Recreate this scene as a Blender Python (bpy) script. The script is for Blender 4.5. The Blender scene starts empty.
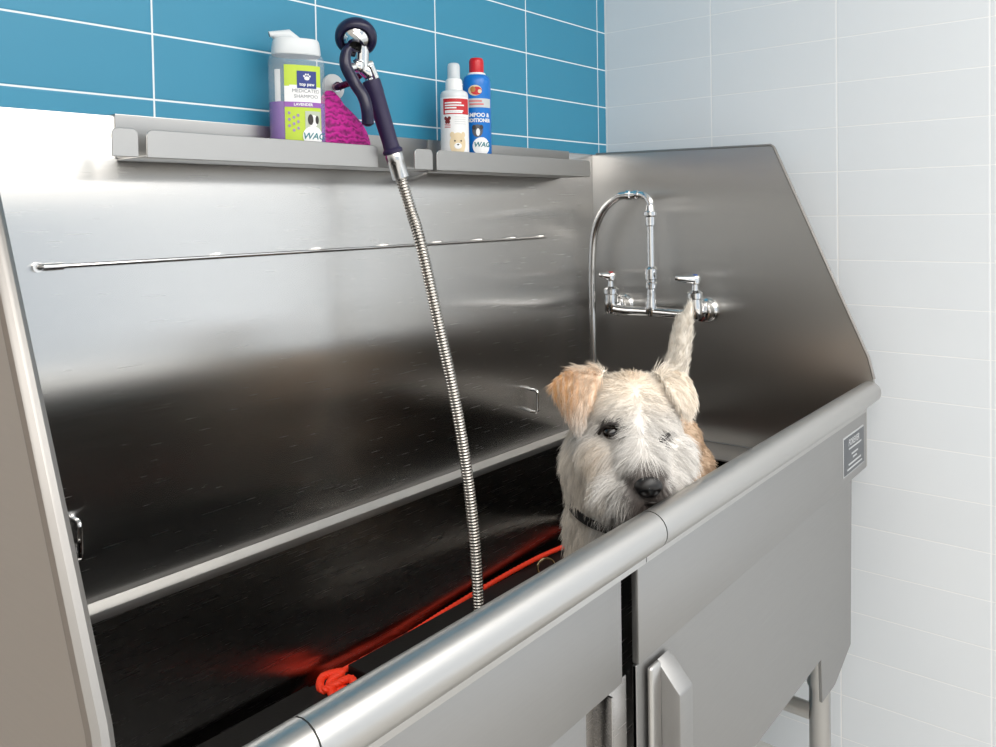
import bpy, bmesh, math, random
import numpy as np
from mathutils import Vector, Matrix
random.seed(7); RNG = np.random.default_rng(7)
S = bpy.context.scene
COL = S.collection
ZO = 1.57            # everything is laid out with the lens height region near z=0, then lifted so the floor is z=0
V = Vector

# ------------------------------------------------------------------ camera (solved from the tile grid)
CAM = np.array([-1.9121, -1.2372, -0.2824])
def cam_axes(yaw, pitch, roll):
    f = np.array([math.cos(pitch)*math.sin(yaw), math.cos(pitch)*math.cos(yaw), -math.sin(pitch)])
    r = np.array([math.cos(yaw), -math.sin(yaw), 0.0]); u = np.cross(r, f)
    return math.cos(roll)*r+math.sin(roll)*u, -math.sin(roll)*r+math.cos(roll)*u, f
AR, AU, AF = cam_axes(0.904287, 0.026039, -0.016766)
FPX, PX, PY = 840.24, 529.71, 236.02
cam = bpy.data.cameras.new('camera'); camo = bpy.data.objects.new('camera', cam); COL.objects.link(camo)
cam.sensor_width = 36.0; cam.lens = FPX/996*36.0
cam.shift_x = -(PX-498)/996.0; cam.shift_y = -(373.5-PY)/996.0
cam.clip_start = 0.02
M = Matrix.Identity(4)
for i in range(3):
    M[i][0] = AR[i]; M[i][1] = AU[i]; M[i][2] = -AF[i]; M[i][3] = CAM[i]
camo.matrix_world = M
S.camera = camo
def W(x, y, d):
    """point at depth d along the sight line of a measured position (used for the dog's proportions)"""
    return V(CAM + (AF + AR*(x-PX)/FPX + AU*(PY-y)/FPX)*d)

# ------------------------------------------------------------------ materials
def srgb(r, g, b):
    f = lambda c: ((c/255+0.055)/1.055)**2.4 if c/255 > 0.04045 else c/255/12.92
    return (f(r), f(g), f(b), 1)
def mat(name, col, rough=0.5, metal=0.0, **kw):
    m = bpy.data.materials.new(name); m.use_nodes = True
    b = m.node_tree.nodes['Principled BSDF']
    b.inputs['Base Color'].default_value = col if len(col) == 4 else (*col, 1)
    b.inputs['Roughness'].default_value = rough; b.inputs['Metallic'].default_value = metal
    for k, v in kw.items(): b.inputs[k.replace('_', ' ')].default_value = v
    return m
def noise_bump(m, scale=40, strength=0.1, dist=0.002, stretch=None, detail=4):
    nt = m.node_tree; b = nt.nodes['Principled BSDF']
    tc = nt.nodes.new('ShaderNodeTexCoord'); mp = nt.nodes.new('ShaderNodeMapping')
    if stretch: mp.inputs['Scale'].default_value = stretch
    n = nt.nodes.new('ShaderNodeTexNoise'); n.inputs['Scale'].default_value = scale; n.inputs['Detail'].default_value = detail
    bp = nt.nodes.new('ShaderNodeBump'); bp.inputs['Strength'].default_value = strength; bp.inputs['Distance'].default_value = dist
    L = nt.links.new
    L(tc.outputs['Object'], mp.inputs['Vector']); L(mp.outputs['Vector'], n.inputs['Vector'])
    L(n.outputs['Fac'], bp.inputs['Height']); L(bp.outputs['Normal'], b.inputs['Normal'])
    return m
def steel(name, tangent, col=(0.60, 0.59, 0.575), rough=0.30, aniso=0.75, stretch=(1, 1, 1)):
    """brushed stainless: stretched grain in the roughness, lobe spread along the grain tangent"""
    m = mat(name, col, rough, 1.0)
    nt = m.node_tree; b = nt.nodes['Principled BSDF']; L = nt.links.new
    b.inputs['Anisotropic'].default_value = aniso
    c = nt.nodes.new('ShaderNodeCombineXYZ')
    for i in range(3): c.inputs[i].default_value = tangent[i]
    L(c.outputs[0], b.inputs['Tangent'])
    tc = nt.nodes.new('ShaderNodeTexCoord'); mp = nt.nodes.new('ShaderNodeMapping'); mp.inputs['Scale'].default_value = stretch
    n = nt.nodes.new('ShaderNodeTexNoise'); n.inputs['Scale'].default_value = 14; n.inputs['Detail'].default_value = 6
    L(tc.outputs['Object'], mp.inputs['Vector']); L(mp.outputs['Vector'], n.inputs['Vector'])
    r = nt.nodes.new('ShaderNodeMapRange'); r.inputs['To Min'].default_value = rough-0.05; r.inputs['To Max'].default_value = rough+0.05
    L(n.outputs['Fac'], r.inputs['Value']); L(r.outputs['Result'], b.inputs['Roughness'])
    return m
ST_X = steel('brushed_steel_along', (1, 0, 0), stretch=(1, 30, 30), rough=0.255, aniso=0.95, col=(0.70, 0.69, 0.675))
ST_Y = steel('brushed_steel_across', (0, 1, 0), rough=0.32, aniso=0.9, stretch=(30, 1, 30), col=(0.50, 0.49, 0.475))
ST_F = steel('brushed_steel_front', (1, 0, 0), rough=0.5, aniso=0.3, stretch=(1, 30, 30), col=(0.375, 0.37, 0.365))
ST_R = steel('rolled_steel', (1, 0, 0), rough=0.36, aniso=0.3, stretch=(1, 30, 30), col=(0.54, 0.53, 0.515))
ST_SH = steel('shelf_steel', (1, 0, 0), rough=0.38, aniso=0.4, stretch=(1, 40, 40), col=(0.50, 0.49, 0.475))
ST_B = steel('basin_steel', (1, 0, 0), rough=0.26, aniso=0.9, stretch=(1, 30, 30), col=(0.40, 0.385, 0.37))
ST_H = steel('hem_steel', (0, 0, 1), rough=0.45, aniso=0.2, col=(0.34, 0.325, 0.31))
ST_D = steel('satin_steel_tube', (0, 0, 1), rough=0.3, aniso=0.2)
CHROME = mat('chrome', (0.82, 0.82, 0.82), 0.06, 1.0)
CHROME_S = mat('satin_chrome', (0.72, 0.71, 0.70), 0.2, 1.0)
HOSE_M = mat('hose_steel', (0.60, 0.57, 0.53), 0.25, 1.0)
BLACK_R = noise_bump(mat('black_rubber', (0.007, 0.0065, 0.006), 0.6, Specular_IOR_Level=0.25), 220, 0.25, 0.001)
GASKET_SHADE = mat('black_seal_and_shade', (0.006, 0.006, 0.006), 0.6)  # joints and mat rings; also the black standing for shade beside the door
NAVY = mat('navy_rubber', (0.012, 0.010, 0.040), 0.28)
NAVY2 = mat('purple_navy_grip', (0.022, 0.014, 0.055), 0.42)

def tile_mat(name, axis, off, wid, zoff, hei, col, grout, half, rough, bump=0.5, vary=0.03, thin=1.0):
    """grid of tiles in real units; axis 0 runs along x, 1 along y"""
    m = mat(name, col, rough); nt = m.node_tree; L = nt.links.new; b = nt.nodes['Principled BSDF']
    tc = nt.nodes.new('ShaderNodeTexCoord'); sp = nt.nodes.new('ShaderNodeSeparateXYZ'); L(tc.outputs['Object'], sp.inputs[0])
    def math_(op, a, bb=None, c=None):
        n = nt.nodes.new('ShaderNodeMath'); n.operation = op
        for i, q in enumerate((a, bb, c)):
            if q is None: continue
            if isinstance(q, (int, float)): n.inputs[i].default_value = q
            else: L(q, n.inputs[i])
        return n.outputs[0]
    def line(sock, o, size):
        t = math_('DIVIDE', math_('SUBTRACT', sock, o), size)
        fr = math_('FRACT', math_('ADD', t, 1000.5))
        d = math_('MULTIPLY', math_('ABSOLUTE', math_('SUBTRACT', fr, 0.5)), size)
        cell = math_('FLOOR', math_('ADD', t, 1000.0))
        return d, cell
    d1, c1 = line(sp.outputs[axis], off, wid); d2, c2 = line(sp.outputs[2], zoff, hei)
    d = math_('MINIMUM', d1, math_('MULTIPLY', d2, thin))
    mr = nt.nodes.new('ShaderNodeMapRange'); mr.interpolation_type = 'SMOOTHSTEP'
    mr.inputs['From Min'].default_value = half*0.75; mr.inputs['From Max'].default_value = half*1.25
    L(d, mr.inputs['Value'])
    cv = nt.nodes.new('ShaderNodeCombineXYZ'); L(c1, cv.inputs[0]); L(c2, cv.inputs[1])
    wn = nt.nodes.new('ShaderNodeTexWhiteNoise'); L(cv.outputs[0], wn.inputs['Vector'])
    hs = nt.nodes.new('ShaderNodeHueSaturation'); hs.inputs['Color'].default_value = (*col[:3], 1)
    vr = nt.nodes.new('ShaderNodeMapRange'); vr.inputs['To Min'].default_value = 1-vary; vr.inputs['To Max'].default_value = 1+vary
    L(wn.outputs['Value'], vr.inputs['Value']); L(vr.outputs['Result'], hs.inputs['Value'])
    mx = nt.nodes.new('ShaderNodeMix'); mx.data_type = 'RGBA'
    L(mr.outputs['Result'], mx.inputs['Factor']); mx.inputs['A'].default_value = (*grout[:3], 1); L(hs.outputs['Color'], mx.inputs['B'])
    L(mx.outputs['Result'], b.inputs['Base Color'])
    rr = nt.nodes.new('ShaderNodeMapRange'); rr.inputs['To Min'].default_value = 0.8; rr.inputs['To Max'].default_value = rough
    L(mr.outputs['Result'], rr.inputs['Value']); L(rr.outputs['Result'], b.inputs['Roughness'])
    hb = nt.nodes.new('ShaderNodeMapRange'); hb.interpolation_type = 'SMOOTHSTEP'
    hb.inputs['From Min'].default_value = half*0.5; hb.inputs['From Max'].default_value = half*2.6; L(d, hb.inputs['Value'])
    bp = nt.nodes.new('ShaderNodeBump'); bp.inputs['Strength'].default_value = bump; bp.inputs['Distance'].default_value = 0.0015
    L(hb.outputs['Result'], bp.inputs['Height']); L(bp.outputs['Normal'], b.inputs['Normal'])
    return m

# ------------------------------------------------------------------ mesh helpers
class MB:
    """collects shapes (in scene coordinates) for ONE mesh object"""
    def __init__(s): s.bm = bmesh.new()
    def quadstrip(s, rings, closed_u=True, caps=True, loop=False):
        bm = s.bm; vs = [[bm.verts.new(p) for p in ring] for ring in rings]
        n = len(vs[0]); m = len(vs)
        for i in range(m if loop else m-1):
            a, b = vs[i], vs[(i+1) % m]
            for j in range(n if closed_u else n-1):
                k = (j+1) % n
                try: bm.faces.new((a[j], a[k], b[k], b[j]))
                except ValueError: pass
        if caps and closed_u and not loop:
            bm.faces.new(list(reversed(vs[0]))); bm.faces.new(vs[-1])
        return s
    def box(s, x0, x1, y0, y1, z0, z1, bev=0.0, seg=2):
        t = bmesh.new(); bmesh.ops.create_cube(t, size=1.0)
        for v in t.verts:
            v.co = V(((x0+x1)/2+v.co.x*(x1-x0), (y0+y1)/2+v.co.y*(y1-y0), (z0+z1)/2+v.co.z*(z1-z0)))
        if bev > 0: bmesh.ops.bevel(t, geom=t.edges[:], offset=bev, segments=seg, profile=0.5, affect='EDGES')
        return s.merge(t)
    def merge(s, t, mtx=None):
        me = bpy.data.meshes.new('tmp'); t.to_mesh(me); t.free()
        if mtx is not None: me.transform(mtx)
        s.bm.from_mesh(me); bpy.data.meshes.remove(me); return s
    def prism(s, pts, axis, a0, a1, bev=0.0, seg=2):
        """polygon pts in the plane across axis, extruded from a0 to a1"""
        t = bmesh.new()
        def P(p, a):
            return V((a, p[0], p[1])) if axis == 0 else (V((p[0], a, p[1])) if axis == 1 else V((p[0], p[1], a)))
        v0 = [t.verts.new(P(p, a0)) for p in pts]; v1 = [t.verts.new(P(p, a1)) for p in pts]
        n = len(pts)
        t.faces.new(v0); t.faces.new(list(reversed(v1)))
        for i in range(n): t.faces.new((v0[i], v1[i], v1[(i+1) % n], v0[(i+1) % n]))
        bmesh.ops.recalc_face_normals(t, faces=t.faces[:])
        if bev > 0: bmesh.ops.bevel(t, geom=t.edges[:], offset=bev, segments=seg, profile=0.5, affect='EDGES')
        return s.merge(t)
    def tube(s, pts, r, seg=14, caps=True, loop=False):
        pts = [V(p) for p in pts]; n = len(pts)
        rs = r if isinstance(r, (list, tuple)) else [r]*n
        T = []
        for i in range(n):
            a = pts[(i-1) % n] if (loop or i > 0) else pts[0]; b = pts[(i+1) % n] if (loop or i < n-1) else pts[-1]
            T.append((b-a).normalized())
        up = V((0, 0, 1)) if abs(T[0].z) < 0.9 else V((1, 0, 0))
        N = T[0].cross(up).normalized(); rings = []
        for i in range(n):
            N = (N - T[i]*N.dot(T[i])).normalized(); B = T[i].cross(N)
            rings.append([pts[i]+(N*math.cos(q)+B*math.sin(q))*rs[i] for q in [2*math.pi*k/seg for k in range(seg)]])
        return s.quadstrip(rings, True, caps, loop)
    def lathe(s, prof, origin, axis=(0, 0, 1), seg=32, sx=1.0, sy=1.0, rot=0.0):
        """prof: (radius, height) list along axis"""
        ax = V(axis).normalized(); q = V((0, 0, 1)).rotation_difference(ax); o = V(origin)
        rings = []
        for rr, h in prof:
            ring = []
            for k in range(seg):
                a = 2*math.pi*k/seg; x, y = max(rr, 1e-5)*math.cos(a)*sx, max(rr, 1e-5)*math.sin(a)*sy
                x, y = x*math.cos(rot)-y*math.sin(rot), x*math.sin(rot)+y*math.cos(rot)
                ring.append(o + q @ V((x, y, h)))
            rings.append(ring)
        return s.quadstrip(rings)
    def ball(s, c, r, sub=2, mtx=None):
        t = bmesh.new(); bmesh.ops.create_icosphere(t, subdivisions=sub, radius=1.0)
        rr = V(r) if not isinstance(r, (int, float)) else V((r, r, r))
        m = Matrix.Translation(V(c)) @ (mtx if mtx is not None else Matrix.Identity(4)) @ Matrix.Diagonal((*rr, 1))
        return s.merge(t, m)
    def sweepx(s, prof, x0, x1, closed=True):
        """closed (y,z) profile swept along x"""
        return s.quadstrip([[V((x0, y, z)) for y, z in prof], [V((x1, y, z)) for y, z in prof]], closed)
    def build(s, name, m, parent=None, loc=None, smooth=True, angle=35):
        bmesh.ops.remove_doubles(s.bm, verts=s.bm.verts[:], dist=1e-6)
        bmesh.ops.recalc_face_normals(s.bm, faces=s.bm.faces[:])
        me = bpy.data.meshes.new(name); s.bm.to_mesh(me); s.bm.free()
        return link_mesh(name, me, m, parent, loc, smooth, angle)
def world_loc(o):
    p = V((0, 0, 0))
    while o: p = p+o.location; o = o.parent
    return p
def link_mesh(name, me, m, parent=None, loc=None, smooth=True, angle=35):
    base = world_loc(parent) if parent else (V(loc) if loc is not None else V((0, 0, 0)))
    me.transform(Matrix.Translation(-base))
    o = bpy.data.objects.new(name, me); COL.objects.link(o)
    if parent: o.parent = parent
    else: o.location = base
    if m: me.materials.append(m)
    if smooth and len(me.polygons):
        me.polygons.foreach_set('use_smooth', [True]*len(me.polygons)); me.set_sharp_from_angle(angle=math.radians(angle))
    return o
def thing(name, label, cat, loc, group=None):
    o = bpy.data.objects.new(name, None); COL.objects.link(o); o.location = loc; o.empty_display_size = 0.05
    return tag(o, label, cat, group)
def tag(o, label, cat, group=None):
    o['label'] = label; o['category'] = cat
    if group: o['group'] = group
    return o
def struct(o): o['kind'] = 'structure'; return o
def arc(c, r, a0, a1, n, ax1, ax2):
    c, ax1, ax2 = V(c), V(ax1), V(ax2)
    return [c+ax1*r*math.cos(a0+(a1-a0)*i/n)+ax2*r*math.sin(a0+(a1-a0)*i/n) for i in range(n+1)]
def spline(pts, n=12):
    """Catmull-Rom through pts"""
    P = [V(p) for p in pts]; P = [P[0]*2-P[1]]+P+[P[-1]*2-P[-2]]; out = []
    for i in range(1, len(P)-2):
        for k in range(n):
            t = k/n; a, b, c, d = P[i-1], P[i], P[i+1], P[i+2]
            out.append(0.5*((2*b)+(c-a)*t+(2*a-5*b+4*c-d)*t*t+(3*b-a-3*c+d)*t**3))
    out.append(P[-2]); return out
def text_mesh(txt, size, align='CENTER', bold=0.0, shear=0.0, extrude=0.0):
    cu = bpy.data.curves.new('t', 'FONT'); cu.body = txt; cu.size = size; cu.align_x = align; cu.align_y = 'CENTER'
    cu.offset = bold; cu.shear = shear; cu.extrude = extrude; cu.resolution_u = 3
    o = bpy.data.objects.new('t', cu); COL.objects.link(o)
    dg = bpy.context.evaluated_depsgraph_get(); me = bpy.data.meshes.new_from_object(o.evaluated_get(dg))
    bpy.data.objects.remove(o); bpy.data.curves.remove(cu)
    return me

#@@ROOM
# ------------------------------------------------------------------ room
FZ, CZ = -1.57, 1.15
XL, YF = -4.6, -4.4
TILE_B = tile_mat('blue_wall_tile', 0, -0.0358, 0.3094*0+0.305, 0.0, 0.0992, srgb(54, 138, 170), srgb(232, 240, 244), 0.0014, 0.42, 0.4, 0.02)
TILE_W = tile_mat('white_wall_tile', 1, -0.3094, 0.305, 0.0, 0.0992, srgb(226, 230, 234), srgb(246, 246, 246), 0.0013, 0.32, 0.2, 0.012, 1.8)
PLASTER = noise_bump(mat('white_paint', srgb(226, 224, 220), 0.7), 60, 0.05)
CEIL = mat('ceiling_paint', srgb(236, 234, 230), 0.8)
FLOOR = noise_bump(mat('grey_floor', srgb(196, 194, 190), 0.45), 30, 0.05)
struct(MB().box(XL, 0.12, YF, 0.12, FZ-0.1, FZ).build('floor', FLOOR))
struct(MB().box(XL, 0.12, YF, 0.12, CZ, CZ+0.1).build('ceiling', CEIL))
struct(MB().box(-1.76, 0.0, 0.0, 0.12, FZ, CZ).build('wall_back', TILE_B))
TAUPE = noise_bump(mat('taupe_paint', srgb(186, 174, 164), 0.7), 60, 0.05)
struct(MB().box(XL, -1.76, 0.0, 0.12, FZ, CZ).build('wall_back_left', TAUPE))
struct(MB().box(XL-0.12, XL, YF, 0.12, FZ, CZ).build('wall_left', PLASTER))
# right wall with the window that lights the tub
WY0, WY1, WZ0, WZ1 = -4.2, -1.45, -1.45, 0.95
w = MB(); w.box(0, 0.12, WY1, 0.12, FZ, CZ); w.box(0, 0.12, YF, WY0, FZ, CZ)
w.box(0, 0.12, WY0, WY1, FZ, WZ0); w.box(0, 0.12, WY0, WY1, WZ1, CZ)
struct(w.build('wall_right', TILE_W))
# front wall (behind the photographer) with a wide window
VX0, VX1, VZ0, VZ1 = -4.3, -0.3, -1.2, 0.95
w = MB(); w.box(XL, VX0, YF-0.12, YF, FZ, CZ); w.box(VX1, 0.12, YF-0.12, YF, FZ, CZ)
w.box(VX0, VX1, YF-0.12, YF, FZ, VZ0); w.box(VX0, VX1, YF-0.12, YF, VZ1, CZ)
struct(w.build('wall_front', PLASTER))
FRAME = mat('white_frame', srgb(235, 235, 235), 0.4)
f = MB()
for y in (WY0, WY1-0.05): f.box(0.02, 0.09, y, y+0.05, WZ0, WZ1, 0.004)
for z in (WZ0, WZ1-0.05): f.box(0.03, 0.09, WY0, WY1, z, z+0.05, 0.004)
struct(f.build('window_1', FRAME))
f = MB()
for x in (VX0, (VX0+VX1)/2-0.025, VX1-0.05): f.box(x, x+0.05, YF-0.09, YF-0.03, VZ0, VZ1, 0.004)
for z in (VZ0, VZ1-0.05): f.box(VX0, VX1, YF-0.09, YF-0.03, z, z+0.05, 0.004)
struct(f.build('window_2', FRAME))

# ------------------------------------------------------------------ light
def area(name, loc, rot, sx, sy, power, col):
    l = bpy.data.lights.new(name, 'AREA'); l.shape = 'RECTANGLE'; l.size = sx; l.size_y = sy; l.energy = power; l.color = col
    o = bpy.data.objects.new(name, l); COL.objects.link(o); o.location = loc; o.rotation_euler = rot; return o
R90 = math.pi/2
L_WIN = area('window_daylight', (0.012, (WY0+WY1)/2, (WZ0+WZ1)/2), (0, R90, 0), WZ1-WZ0, WY1-WY0, 18, (0.93, 0.97, 1.0))
L_FRT = area('front_daylight', ((VX0+VX1)/2, YF-0.02, (VZ0+VZ1)/2), (R90, 0, 0), VX1-VX0, VZ1-VZ0, 15, (0.80, 0.90, 1.0))
for (lx, ly) in ((-1.0, -2.1), (-2.9, -2.1), (-1.0, -3.5), (-2.9, -3.5)):
    area('ceiling_fill', (lx, ly, CZ-0.02), (0, 0, 0), 1.75, 1.25, 27, (1.0, 0.97, 0.93))  # unseen lamps, added and made large to fill the room evenly
wd = bpy.data.worlds.new('world'); S.world = wd; wd.use_nodes = True
wd.node_tree.nodes['Background'].inputs['Color'].default_value = (0.75, 0.87, 1.0, 1)
wd.node_tree.nodes['Background'].inputs['Strength'].default_value = 0.1
S.view_settings.view_transform = 'Standard'; S.view_settings.look = 'None'
S.view_settings.gamma = 1.0; S.view_settings.use_curve_mapping = False; S.view_settings.exposure = 0.42

#@@TUB
# ------------------------------------------------------------------ the dog bath
X0, X1, YB, YA = -1.671, -0.096, -0.020, -0.702
TOP, RIM = -0.131, -0.632
tub = thing('dog_bath', 'big stainless steel dog washing tub with high splash walls and rolled front rim', 'dog bath', (-0.88, -0.36, FZ))
b = MB().box(X0, X1, YB, YB+0.006, -0.835, TOP, 0.0015)
b.box(X0, X1, YB, -0.002, TOP-0.003, TOP, 0.001)
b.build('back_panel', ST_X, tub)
side = [(-0.004, -0.83), (-0.004, TOP), (-0.502, -0.137), (-0.706, -0.596), (-0.718, -0.640), (-0.722, -0.66), (-0.702, -0.688), (-0.702, -0.827)]
def side_panel(x0, x1, name):
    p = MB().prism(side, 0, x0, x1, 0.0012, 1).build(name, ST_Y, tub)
    h = MB().tube([(x0/2+x1/2, y, z) for y, z in ((-0.03, TOP), (-0.498, -0.1375))]+[(x0/2+x1/2, y, z) for y, z in ((-0.5045, -0.142), (-0.706, -0.596), (-0.717, -0.640))], abs(x1-x0)*0.62, 10)
    h.build('hemmed_edge', ST_H, p)
side_panel(X0-0.013, X0, 'side_panel'); side_panel(X1, X1+0.006, 'side_panel')
# ledge round the basin and the basin itself
MB().sweepx([(YB-0.0005, -0.8205), (YB-0.003, -0.8220), (-0.035, -0.8270), (-0.0385, -0.8290), (-0.0395, -0.8330), (-0.0395, -0.842), (YB-0.0005, -0.842)], X0, X1).build('ledge', ST_R, tub)
inner = [(YB-0.0005, -0.838), (-0.039, -0.838), (-0.043, -1.070), (-0.0445, -1.092), (-0.050, -1.099), (-0.630, -1.101), (-0.648, -1.092), (-0.656, -1.074), (-0.656, -0.72), (-0.688, -0.708)]
outer = [(-0.688, -0.712), (-0.660, -0.723), (-0.660, -1.076), (-0.650, -1.096), (-0.630, -1.105), (-0.050, -1.104), (-0.041, -1.094), (-0.039, -1.070), (-0.035, -0.842), (YB-0.0005, -0.842)]
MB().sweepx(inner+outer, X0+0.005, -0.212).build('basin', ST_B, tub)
for xe in (X0+0.002, -0.2145):
    MB().box(xe, xe+0.004, -0.664, -0.036, -1.105, -0.8335, 0).build('basin_end', ST_B, tub)
MB().box(-0.2145, X1+0.001, -0.690, YB, -0.8335, -0.8290, 0.001).build('end_ledge', ST_H, tub)
# rolled front rim, in three lengths: fixed, door, fixed
def rim_prof():
    c = (-0.709, -0.668); ry, rz = 0.0228, 0.0228
    pts = [(-0.6872, -0.71), (-0.6865, -0.672)]
    for k in range(0, 15):
        a = math.radians(15+k*18.2); pts.append((c[0]+ry*math.cos(a), c[1]+rz*math.sin(a)))
    pts += [(-0.7025, -0.694), (-0.7022, -0.71)]
    return pts
RP = rim_prof()
def rim(x0, x1, parent, name='rolled_rim'):
    return MB().sweepx(RP, x0, x1).build(name, ST_R, parent, angle=50)
rim(X0, -1.5465, tub); rim(-1.0305, X1+0.004, tub)
for x in (-1.5475, -1.0325):
    MB().sweepx([(y*0.96+0.04*-0.700, z*0.96+0.04*-0.675) for y, z in RP], x-0.002, x+0.003).build('rim_joint', GASKET_SHADE, tub)
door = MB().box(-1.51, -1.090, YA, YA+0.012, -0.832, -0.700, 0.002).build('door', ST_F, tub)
rim(-1.545, -1.0325, door, 'door_rim')
MB().box(-1.60, -1.052, -0.668, -0.661, -0.86, -0.70, 0).build('door_gap_shade', GASKET_SHADE, tub)  # black sheet standing in for the shade inside the door gap
# fixed front panels
MB().box(-1.052, X1, YA, YA+0.010, -0.8275, -0.70, 0.0015).build('apron', ST_F, tub)
MB().box(X0, -1.546, YA, YA+0.010, -0.8275, -0.70, 0.0015).build('apron', ST_F, tub)
body = [(-1.052, -0.8298), (-0.186, -0.8298), (-0.200, -1.163), (-0.300, -1.200), (-0.376, -1.200), (-0.381, -1.1165), (-1.052, -1.116)]
MB().prism(body, 1, YA+0.004, YA+0.010, 0.001, 1).build('lower_panel', ST_F, tub)
MB().box(-1.546, -1.150, YA+0.012, YA+0.02, -1.12, -0.82, 0.001).build('lower_door_panel', ST_F, tub)
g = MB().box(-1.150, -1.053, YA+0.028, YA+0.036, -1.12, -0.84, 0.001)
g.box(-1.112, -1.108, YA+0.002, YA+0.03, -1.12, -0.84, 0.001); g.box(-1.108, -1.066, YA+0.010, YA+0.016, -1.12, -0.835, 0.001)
g.build('door_guide', ST_B, tub)  # darker basin steel stands in for the shade of this recess
# boxed bracket with a sloping cap on the front
br = MB().prism([(YA, -0.838), (-0.735, -0.874), (-0.735, -1.13), (YA, -1.13)], 0, -1.010, -0.975, 0.0025, 2).build('door_bracket', ST_F, tub)
MB().box(-1.034, -1.008, YA-0.007, YA+0.001, -1.13, -0.838, 0.0045, 4).build('bracket_flange', ST_R, br)
# end wall below the rim, underside, legs
MB().box(-0.206, -0.200, -0.69, -0.06, -1.165, -0.83, 0).build('end_panel', ST_Y, tub)
MB().box(-1.63, -0.206, -0.69, -0.06, -1.112, -1.107, 0).build('bottom_panel', ST_X, tub)
for lx in (-0.315, -1.45):
    for ly in (-0.676, -0.10):
        l = MB().lathe([(0.020, -1.545), (0.020, -1.205), (0.0235, -1.20), (0.0235, -1.102)], (lx, ly, 0), seg=20).build('leg', ST_D, tub)
        MB().lathe([(0.019, -1.57), (0.026, -1.562), (0.024, -1.552), (0.012, -1.545)], (lx, ly, 0), seg=20).build('foot', BLACK_R, l)
    MB().tube([(lx, -0.66, -1.259), (lx, -0.12, -1.259)], 0.016, 14).build('cross_brace', ST_D, tub)
# tether rail with its welded tabs, and the two tether loops
r_ = MB(); zz = lambda x: -0.3425+0.0045*(x+1.437)/1.124
r_.tube([(-1.437, YB+0.001, zz(-1.437)), (-1.4365, YB-0.009, zz(-1.437)), (-1.433, YB-0.0125, zz(-1.43)), (-1.428, YB-0.013, zz(-1.42)), (-0.322, YB-0.013, zz(-0.32)), (-0.318, YB-0.011, zz(-0.31)), (-0.316, YB+0.001, zz(-0.31))], 0.0030, 10)
rail = r_.build('tether_rail', CHROME_S, tub)
MB().tube([(-1.4365, YB+0.001, zz(-1.43)), (-1.4365, YB-0.007, zz(-1.43))], 0.007, 14).tube([(-1.434, YB-0.013, zz(-1.43)), (-1.408, YB-0.013, zz(-1.40))], 0.0050, 12).build('rail_end', CHROME_S, rail)
for k in range(7):
    x = (-1.170, -0.975, -0.816, -0.671, -0.545, -0.430, -0.325)[k]
    MB().tube([(x, YB+0.001, zz(x)+0.002), (x, YB-0.0135, zz(x)+0.002)], 0.0045, 10).build('rail_tab', CHROME_S, rail)
for x in (-1.400, -0.370):
    pts = [(x, YB+0.001, -0.694), (x, YB-0.012, -0.694)]
    pts += arc((x, YB-0.012, -0.702), 0.008, R90, 0, 5, (0, -1, 0), (0, 0, 1))[1:]
    pts += arc((x, YB-0.012, -0.738), 0.008, 0, -R90, 5, (0, -1, 0), (0, 0, 1))
    pts += [(x, YB+0.001, -0.746)]
    MB().tube(pts, 0.0036, 10).build('tether_loop', CHROME, tub)
# rating plate
PLATE = mat('plate_grey', srgb(96, 99, 103), 0.45, 0.3)
PL_W = mat('plate_print', srgb(180, 182, 184), 0.5)
pl = MB().box(-0.253, -0.121, YA-0.0022, YA+0.0005, -0.8075, -0.735, 0.0006).build('rating_plate', PLATE, tub)
MB().box(-0.2555, -0.1185, YA-0.0010, YA+0.0005, -0.8105, -0.732, 0.0006).build('plate_border', PL_W, pl)
def flat_text(txt, size, x, z, m, parent, **kw):
    me = text_mesh(txt, size, **kw)
    me.transform(Matrix.Translation((x, YA-0.0026, z)) @ Matrix.Rotation(R90, 4, 'X'))
    return link_mesh('lettering', me, m, parent, smooth=False)
flat_text('FOREVER', 0.0175, -0.192, -0.7475, PL_W, pl, bold=0.0006, shear=0.2)
for zc, xa, xb in ((-0.759, -0.225, -0.142), (-0.772, -0.208, -0.166), (-0.780, -0.200, -0.174), (-0.790, -0.228, -0.146), (-0.799, -0.236, -0.138)):
    MB().box(xa, xb, YA-0.0028, YA-0.0020, zc-0.0016, zc+0.0016, 0).build('printed_line', PL_W, pl)

# the front leans a touch out of parallel with the wall: swing it about its right end
def swing(o):
    for v in o.data.vertices:
        wy = o_base.y+v.co.y
        if wy < -0.64: v.co.y += -0.016*(-0.1-(o_base.x+v.co.x))
    for c in o.children: swing(c)
for o in list(tub.children):
    if o.name.split('.')[0] in ('rolled_rim', 'rim_joint', 'door', 'apron', 'lower_panel', 'lower_door_panel', 'door_guide', 'door_bracket', 'door_gap_shade', 'rating_plate', 'basin'):
        o_base = world_loc(tub); swing(o)

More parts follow.
